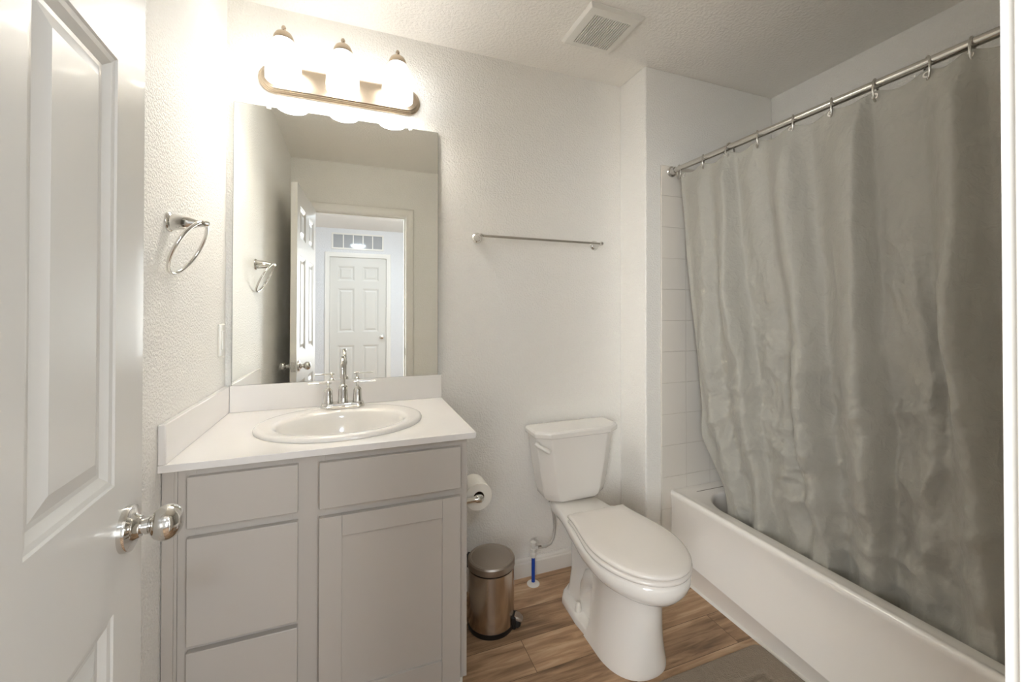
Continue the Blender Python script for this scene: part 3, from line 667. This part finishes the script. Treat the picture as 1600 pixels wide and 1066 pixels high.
# water supply
ws = thing('water_supply_valve', (0.776, 1.757, 0), 'white stop valve on a blue pipe rising from the floor by the toilet', 'water valve')
VX, VY = 0.776, 1.757
MB().lathe([(0.029, 0.0), (0.029, 0.002), (0.022, 0.007), (0.0105, 0.009), (0.0105, 0.0105), (0, 0.0105)], (VX, VY, 0), seg=36, cap0=True, cap1=False).build('floor_flange', M['white_plastic'], ws)
MB().tube([(VX, VY, 0.008), (VX, VY, 0.128)], 0.0082, 20).build('pipe', M['blue'], ws)
MB().lathe([(0.0095, 0.122), (0.0125, 0.124), (0.0135, 0.13), (0.0135, 0.142), (0.0095, 0.147), (0.0125, 0.15), (0.0125, 0.16), (0.009, 0.163), (0.009, 0.176), (0.013, 0.178), (0.0145, 0.185), (0.013, 0.192), (0.004, 0.193), (0, 0.192)], (VX, VY, 0), seg=24, cap0=True, cap1=False).tube([(VX, VY, 0.165), (VX + 0.022, VY - 0.004, 0.165)], 0.007, 14).build('valve_body', M['white_plastic'], ws)
MB().tube([(VX + 0.02, VY - 0.004, 0.165), (VX + 0.038, VY - 0.006, 0.165)], 0.0085, 6).build('coupling_nut', M['satin'], ws)
MB().tube([(VX + 0.036, VY - 0.006, 0.165), (VX + 0.06, VY - 0.008, 0.164), (VX + 0.085, VY - 0.006, 0.172), (VX + 0.103, VY, 0.194), (VX + 0.112, VY + 0.004, 0.235), (VX + 0.108, VY + 0.004, 0.29), (VX + 0.098, VY, 0.33), (VX + 0.092, VY - 0.002, 0.364)], 0.0066, 14).build('hose', M['hose'], ws)
MB().lathe([(0.011, 0), (0.0135, 0.002), (0.0135, 0.022), (0.01, 0.024)], (VX + 0.092, VY - 0.002, 0.3615), seg=8).build('hose_nut', M['black'], ws)

# ================================================================== TOILET PAPER
PX, PZ = 0.4415, 0.557
ph = thing('toilet_paper_holder', (CX1, 1.55, PZ), 'chrome two-post paper holder on the end of the vanity', 'paper holder')
for yy in (1.4945, 1.6145):
    MB().lathe([(0.0225, 0), (0.0235, 0.003), (0.0215, 0.007), (0.0135, 0.011), (0.0118, 0.05), (0.0105, 0.082), (0.0105, 0.088), (0.0145, 0.094), (0.0155, 0.103), (0.0145, 0.112), (0.009, 0.119), (0, 0.121)], (CX1 + 0.0005, yy, PZ), (1, 0, 0), 32, True, False).build('post', M['chrome'], ph)
MB().tube([(PX, 1.4945, PZ), (PX, 1.6145, PZ)], 0.0115, 16).build('roller', M['satin'], ph)
tp = thing('toilet_paper_roll', (PX, 1.554, PZ - 0.0525), 'white toilet paper roll on the chrome holder beside the vanity', 'toilet paper')
MB().lathe([(0.021, 0), (0.0505, 0), (0.0525, 0.002), (0.0525, 0.094), (0.0505, 0.096), (0.021, 0.096), (0.0205, 0.094), (0.0205, 0.002), (0.021, 0)], (PX, 1.5065, PZ), (0, 1, 0), 56, False, False).build('paper', M['paper'], tp, ang=30)
MB().lathe([(0.0205, 0.0005), (0.0195, 0.0005), (0.0195, 0.0955), (0.0205, 0.0955), (0.0205, 0.0005)], (PX, 1.5065, PZ), (0, 1, 0), 40, False, False).build('core', M['card'], tp)

# ================================================================== TRASH CAN
KX, KY, KR = 0.521, 1.600, 0.093
ca = thing('trash_can', (KX, KY, 0), 'round brushed steel pedal bin beside the vanity', 'trash can')
MB().lathe([(0, 0), (KR - 0.001, 0), (KR + 0.0015, 0.004), (KR + 0.001, 0.02), (KR - 0.002, 0.0215), (0, 0.0215)], (KX, KY, 0), seg=64, cap0=False, cap1=False).build('base_ring', M['black'], ca)
MB().lathe([(KR, 0.019), (KR, 0.233), (KR - 0.004, 0.235), (KR - 0.004, 0.23)], (KX, KY, 0), seg=72, cap0=False, cap1=False).build('body', M['steel'], ca)
MB().lathe([(KR - 0.002, 0.2), (KR - 0.002, 0.244), (KR - 0.012, 0.244)], (KX, KY, 0), seg=64, cap0=False, cap1=False).build('inner_rim', M['black'], ca)
MB().lathe([(KR - 0.004, 0.2405), (KR + 0.0025, 0.2405), (KR + 0.003, 0.244), (KR + 0.002, 0.262), (KR - 0.002, 0.268), (KR - 0.010, 0.270), (KR - 0.014, 0.2685), (KR - 0.03, 0.2725), (KR - 0.06, 0.2755), (0, 0.2765)], (KX, KY, 0), seg=72, cap0=False, cap1=False).build('lid', M['steel_lid'], ca, ang=30)
pa = R(-33)
X_ = Matrix.Translation((KX, KY, 0)) @ Matrix.Rotation(pa, 4, 'Z')
hb = MB(); hb.x = X_; hb.box(KR - 0.006, KR + 0.012, -0.022, 0.022, 0.002, 0.05); hb.build('pedal_housing', M['black'], ca, bevel=0.004)
pm = MB(); pm.x = X_
def pedal_ring(xo, hw, z0, z1): return [(xo, -hw, z0), (xo, hw, z0), (xo, hw * 0.9, z1), (xo, -hw * 0.9, z1)]
pm.loft([pedal_ring(KR + 0.004, 0.0185, 0.036, 0.052), pedal_ring(KR + 0.02, 0.0195, 0.034, 0.05), pedal_ring(KR + 0.032, 0.0165, 0.03, 0.042), pedal_ring(KR + 0.037, 0.012, 0.028, 0.036)])
pm.build('pedal', M['steel_lid'], ca, bevel=0.004)
pb = MB(); pb.x = X_; pb.loft([pedal_ring(KR + 0.002, 0.016, 0.004, 0.0345), pedal_ring(KR + 0.02, 0.0165, 0.006, 0.0335), pedal_ring(KR + 0.03, 0.012, 0.012, 0.0295)]); pb.build('pedal_foot', M['black'], ca, bevel=0.003)
hm = MB(); hm.x = Matrix.Translation((KX, KY, 0)) @ Matrix.Rotation(pa + PI, 4, 'Z'); hm.box(KR - 0.002, KR + 0.012, -0.02, 0.02, 0.22, 0.262); hm.build('lid_hinge', M['black'], ca, bevel=0.003)

# ================================================================== BATHTUB
TX0, TX1, TY0, TY1, TZ = 1.441, XR - TT - 0.001, YW + 0.002, YS - TT - 0.001, 0.387
tub = thing('bathtub', (1.79, 0.88, 0), 'white alcove bathtub with a flat apron behind the toilet', 'bathtub')
def apron_ring(y, zr):
    ap = [(TX0 + 0.02, 0.0), (TX0 + 0.003, 0.0), (TX0 + 0.0025, zr - 0.005), (TX0 - 0.001, zr), (TX0 - 0.001, zr + 0.0035), (TX0 + 0.0035, zr + 0.008), (TX0 + 0.0075, 0.30), (TX0 + 0.0055, 0.345), (TX0 + 0.001, 0.362), (TX0, 0.372), (TX0 + 0.002, 0.381), (TX0 + 0.007, TZ - 0.001), (TX0 + 0.013, TZ), (TX0 + 0.02, TZ)]
    return [(p[0], y, p[1]) for p in ap]
MB().loft([apron_ring(TY1, 0.101), apron_ring(1.06, 0.070), apron_ring(0.6, 0.042), apron_ring(TY0, 0.022)]).build('apron', M['tub'], tub, ang=60)
ix0, ix1, iy0, iy1 = 1.5, 2.075, 0.245, 1.515
n8 = 10
def deck_ring(z): 
    return rrect(TX0 + 0.018, TX1, TY0, TY1, 0.002, z, n8)
rings = [deck_ring(0.34), deck_ring(TZ), rrect(ix0, ix1, iy0, iy1, 0.15, TZ, n8), rrect(ix0 + 0.006, ix1 - 0.006, iy0 + 0.006, iy1 - 0.006, 0.146, TZ - 0.003, n8), rrect(ix0 + 0.012, ix1 - 0.012, iy0 + 0.012, iy1 - 0.012, 0.142, TZ - 0.014, n8),
         rrect(ix0 + 0.03, ix1 - 0.03, iy0 + 0.04, iy1 - 0.03, 0.13, 0.22, n8), rrect(ix0 + 0.055, ix1 - 0.055, iy0 + 0.12, iy1 - 0.06, 0.11, 0.09, n8), rrect(ix0 + 0.085, ix1 - 0.085, iy0 + 0.18, iy1 - 0.1, 0.09, 0.068, n8)]
MB().loft(rings, False, True).build('tub_shell', M['tub'], tub, ang=40)
MB().box(1.548, 1.92, 1.552, 1.556, TZ - 0.001, TZ + 0.0008).build('rim_groove_shade', M['groove_shade'], tub)  # flat strip, its grey painting the shade of a rim slot
MB().prism([(TX0 + 0.0035, 0.0), (TX0 - 0.006, 0.0), (TX0 - 0.002, 0.004), (TX0 + 0.0035, 0.009)], 'y', TY0 + 0.01, TY1 - 0.004).build('caulk_bead', M['trim'], tub)

# ================================================================== CURTAIN ROD, RINGS, CURTAIN
RX, RZ = 1.45, 1.9375
rod = thing('curtain_rod', (RX, 0.875, RZ), 'straight satin chrome shower rod above the tub edge', 'curtain rod')
MB().tube([(RX, YW + 0.001, RZ - 0.006), (RX, YS - TT, RZ + 0.0035)], 0.0127, 24).build('rod', M['satin'], rod)
MB().lathe([(0.026, 0), (0.027, 0.003), (0.025, 0.008), (0.018, 0.012), (0.0165, 0.03), (0.0128, 0.032)], (RX, YS - TT, RZ + 0.0035), (0, -1, 0), 32).build('end_flange', M['chrome'], rod)
MB().lathe([(0.026, 0), (0.027, 0.003), (0.025, 0.008), (0.018, 0.012), (0.0165, 0.03), (0.0128, 0.032)], (RX, YW + 0.001, RZ - 0.006), (0, 1, 0), 32).build('end_flange', M['chrome'], rod)

RING_Y = [1.561, 1.414, 1.275, 1.149, 1.010, 0.884, 0.763, 0.643, 0.556, 0.436, 0.316, 0.2]
RING_LABELS = ['curtain ring at the tiled wall end, next to the rod flange', 'second curtain ring from the tiled wall end of the rod', 'third curtain ring from the tiled wall end of the rod',
               'fourth curtain ring from the tiled wall end of the rod', 'fifth curtain ring from the wall end, middle of the visible rod', 'sixth curtain ring from the tiled wall end of the rod',
               'seventh curtain ring from the tiled wall end of the rod', 'eighth curtain ring, second from the door jamb', 'ninth curtain ring, nearest the door jamb at the right edge']
ring0 = None
random.seed(5)
GH = 0.046     # drop of the curtain eyelets below the rod axis
for i, yy in enumerate(RING_Y[:9]):
    zz = RZ + 0.0035 - 0.0095 * (YS - yy) / (YS - YW)
    if ring0 is None:
        ring0 = thing('curtain_ring', (RX, yy, zz), RING_LABELS[0], 'curtain ring', 'chrome rings on the shower rod')
        pts = [(0.0185 * math.sin(2 * PI * k / 40), 0.0, -0.017 + 0.0325 * math.cos(2 * PI * k / 40)) for k in range(40)]
        MB().tube(pts, 0.0032, 10, closed=True).build('ring_wire', M['satin'], ring0, local=True)
        t = ring0
    else:
        t = copy_tree(ring0); t['label'] = RING_LABELS[i]
    t.location = (RX, yy, zz)
    t.rotation_euler = (0, 0, R((72, 35, -20, 35, 30, 28, 10, 38, 8)[i]))

def sstep(a, b, x):
    t = min(max((x - a) / (b - a), 0), 1); return t * t * (3 - 2 * t)
# ridges, wall end first: (y at the top, y at z 0.9, y at the tub, height at top, height below)
FOLDS = [(1.62, 1.60, 1.52, 0.02, 0.02), (1.480, 1.470, 1.375, 0.022, 0.046), (1.325, 1.275, 1.245, 0.044, 0.080), (1.215, 1.145, 1.115, 0.010, 0.016), (1.060, 1.015, 0.985, 0.050, 0.085),
         (0.830, 0.825, 0.845, 0.060, 0.090), (0.730, 0.690, 0.735, 0.004, 0.024), (0.600, 0.590, 0.575, 0.058, 0.098), (0.44, 0.42, 0.42, 0.02, 0.03), (0.30, 0.29, 0.29, 0.03, 0.05), (0.18, 0.18, 0.18, 0.03, 0.05), (0.05, 0.05, 0.05, 0.03, 0.05)]
def curtain_pt(s, z, ztop):
    """s: 0 at the wall-end edge, 1 at the far end"""
    d = sstep(1.9, 0.35, z)
    ye = 1.545 + (1.505 - 1.545) * sstep(1.9, 0.85, z) - 0.125 * sstep(0.72, 0.33, z)
    y = ye + (0.165 - ye) * s
    lean = RX + (1.558 - RX) * min(max((1.92 - z) / 1.5, 0), 1) ** 1.5
    rs = []
    for yt, ym_, yb_, h0, h1 in FOLDS:
        yr = ym_ + (yt - ym_) * sstep(0.9, 1.9, z) if z > 0.9 else ym_ + (yb_ - ym_) * sstep(0.9, 0.38, z)
        yr *= 0.968
        yr += 0.016 * noise.noise(Vector((yt * 9, z * 2.6, 4.2)))
        hh = (h1 + (h0 - h1) * sstep(1.1, 1.85, z)) * 1.22 * (0.9 + 0.45 * noise.noise(Vector((yt * 5, z * 2.0, 9.1)))) * (0.2 + 0.8 * sstep(1.93, 1.78, z))
        rs.append((yr, hh))
    off = 0.0
    for (ya_, ha_), (yb2, hb_) in zip(rs[:-1], rs[1:]):
        if yb2 <= y <= ya_:
            ph = (ya_ - y) / max(ya_ - yb2, 1e-4)          # 0 on the far ridge, 1 on the next nearer one
            v = 0.34                                        # valley lies nearer the far ridge: short dark flank, long lit flank
            c_ = ph / v * 0.5 if ph < v else 0.5 + (ph - v) / (1 - v) * 0.5
            wgt = 0.5 + 0.5 * math.cos(2 * PI * c_)
            off = wgt * (ha_ if c_ < 0.5 else hb_)
            break
    # crumple
    am = 0.22 + 0.78 * sstep(1.8, 0.95, z)
    low = sstep(0.85, 0.42, z)
    wp = Vector((noise.noise(Vector((y * 3, z * 3, 2.2))), noise.noise(Vector((y * 3, z * 3, 8.8))), 0)) * 0.10
    p = Vector((y * 6.5 + 1.2 * z, z * 5.0, 1.7)) + wp * 6
    cr = (0.5 - abs(noise.noise(p))) * 0.036 + (0.5 - abs(noise.noise(p * 2.1 + Vector((5, 1, 2))))) * 0.017 + (0.5 - abs(noise.noise(p * 4.6 + Vector((1, 8, 2))))) * 0.0075 + noise.noise(p * 11) * 0.0012 - 0.018
    am *= 0.15 + 0.85 * sstep(0.0, 0.07, s)
    cr += low * ((0.5 - abs(noise.noise(Vector((y * 4.2 - z * 4.6, z * 7 + y * 3.5, 7.7)) + wp * 4))) * 0.040 - 0.016)
    x = lean + 0.012 * sstep(1.93, 1.7, z) - off * (1 - 0.30 * low) - am * cr
    if z < 0.373: x = max(x, 1.5165 + (0.373 - z) * 0.12)
    elif z < 0.45: x = max(x, 1.5085 + 0.008 * (0.45 - z) / 0.077)
    elif z < 0.62: x = max(x, 1.5085 - (z - 0.45) * 0.45)
    if z < TZ + 0.03 and y > 1.28:                 # follows the rounded inside corner of the tub
        c_ = (ix0 + 0.15, iy1 - 0.15); dx = x - c_[0]; dy = y - c_[1]
        rr = math.hypot(dx, dy)
        if dx < 0 and dy > 0 and rr > 0.139: x = c_[0] + dx * 0.139 / rr; y = c_[1] + dy * 0.139 / rr
    return x, y, z
cu = thing('shower_curtain', (RX, 0.86, 1.9), 'creased grey fabric shower curtain hanging inside the tub edge', 'shower curtain')
NS, NZ = 380, 300
ys_ring = [1.535] + RING_Y[1:] + [0.165]
def top_z(s):
    y = 1.545 + (0.165 - 1.545) * s
    z0_ = RZ - 0.0205
    for a, b in zip(ys_ring[:-1], ys_ring[1:]):
        if b <= y <= a:
            t = (a - y) / (a - b); return z0_ - 0.019 * math.sin(PI * t) ** 1.3
    return z0_
vs, fs = [], []
for k in range(NZ + 1):
    t = k / NZ
    for i in range(NS + 1):
        s = i / NS; zt = top_z(s)
        vs.append(curtain_pt(s, zt + (0.29 - zt) * t, zt))
for k in range(NZ):
    for i in range(NS):
        a = k * (NS + 1) + i; fs.append((a, a + 1, a + NS + 2, a + NS + 1))
m = MB(); m._add(vs, fs)
cl = m.build('cloth', M['curtain'], cu, ang=180)
so = cl.modifiers.new('thick', 'SOLIDIFY'); so.thickness = 0.0012; so.offset = 0
for i, yy in enumerate(RING_Y[:9]):
    s = (1.545 - yy) / (1.545 - 0.165) if i else 0.012
    zt = top_z(s); x_, y_, z_ = curtain_pt(s, zt - 0.016, zt)
    MB().lathe([(0.0045, -0.0015), (0.0085, -0.0015), (0.009, 0.0), (0.0085, 0.0015), (0.0045, 0.0015), (0.0045, -0.0015)], (x_ - 0.0005, y_, z_), (1, 0, 0), 20, False, False).build('eyelet', M['chrome'], cu)

# ================================================================== BATH MAT
rg = thing('bath_mat', (1.05, 0.85, 0), 'grey-brown plush bath mat on the floor beside the tub', 'bath mat')
gx0, gx1, gy0, gy1 = 0.60, 1.432, 0.62, 1.143
def mat_h(x, y):
    e = min(x - gx0, gx1 - x, y - gy0, gy1 - y)
    h = 0.014 * sstep(0.0, 0.015, e)
    h -= 0.006 * (sstep(0.098, 0.106, e) - sstep(0.118, 0.126, e))
    return 0.0012 + h + 0.0016 * noise.noise(Vector((x * 60, y * 60, 0))) * sstep(0, 0.02, e)
NX, NY = 260, 170
vs, fs = [], []
for jx in range(NX + 1):
    for jy in range(NY + 1):
        x = gx0 + (gx1 - gx0) * jx / NX; y = gy0 + (gy1 - gy0) * jy / NY
        # rounded corners
        r = 0.04
        cxn = min(max(x, gx0 + r), gx1 - r); cyn = min(max(y, gy0 + r), gy1 - r)
        dx, dy = x - cxn, y - cyn; q_ = max(abs(dx), abs(dy)); l_ = math.hypot(dx, dy)
        h = mat_h(x, y)
        if l_ > 1e-6: x, y = cxn + dx * q_ / l_, cyn + dy * q_ / l_
        vs.append((x, y, h))
for jx in range(NX):
    for jy in range(NY):
        a = jx * (NY + 1) + jy; fs.append((a, a + NY + 1, a + NY + 2, a + 1))
m = MB(); m._add(vs, fs); m.build('pile', M['rug'], rg, ang=180)
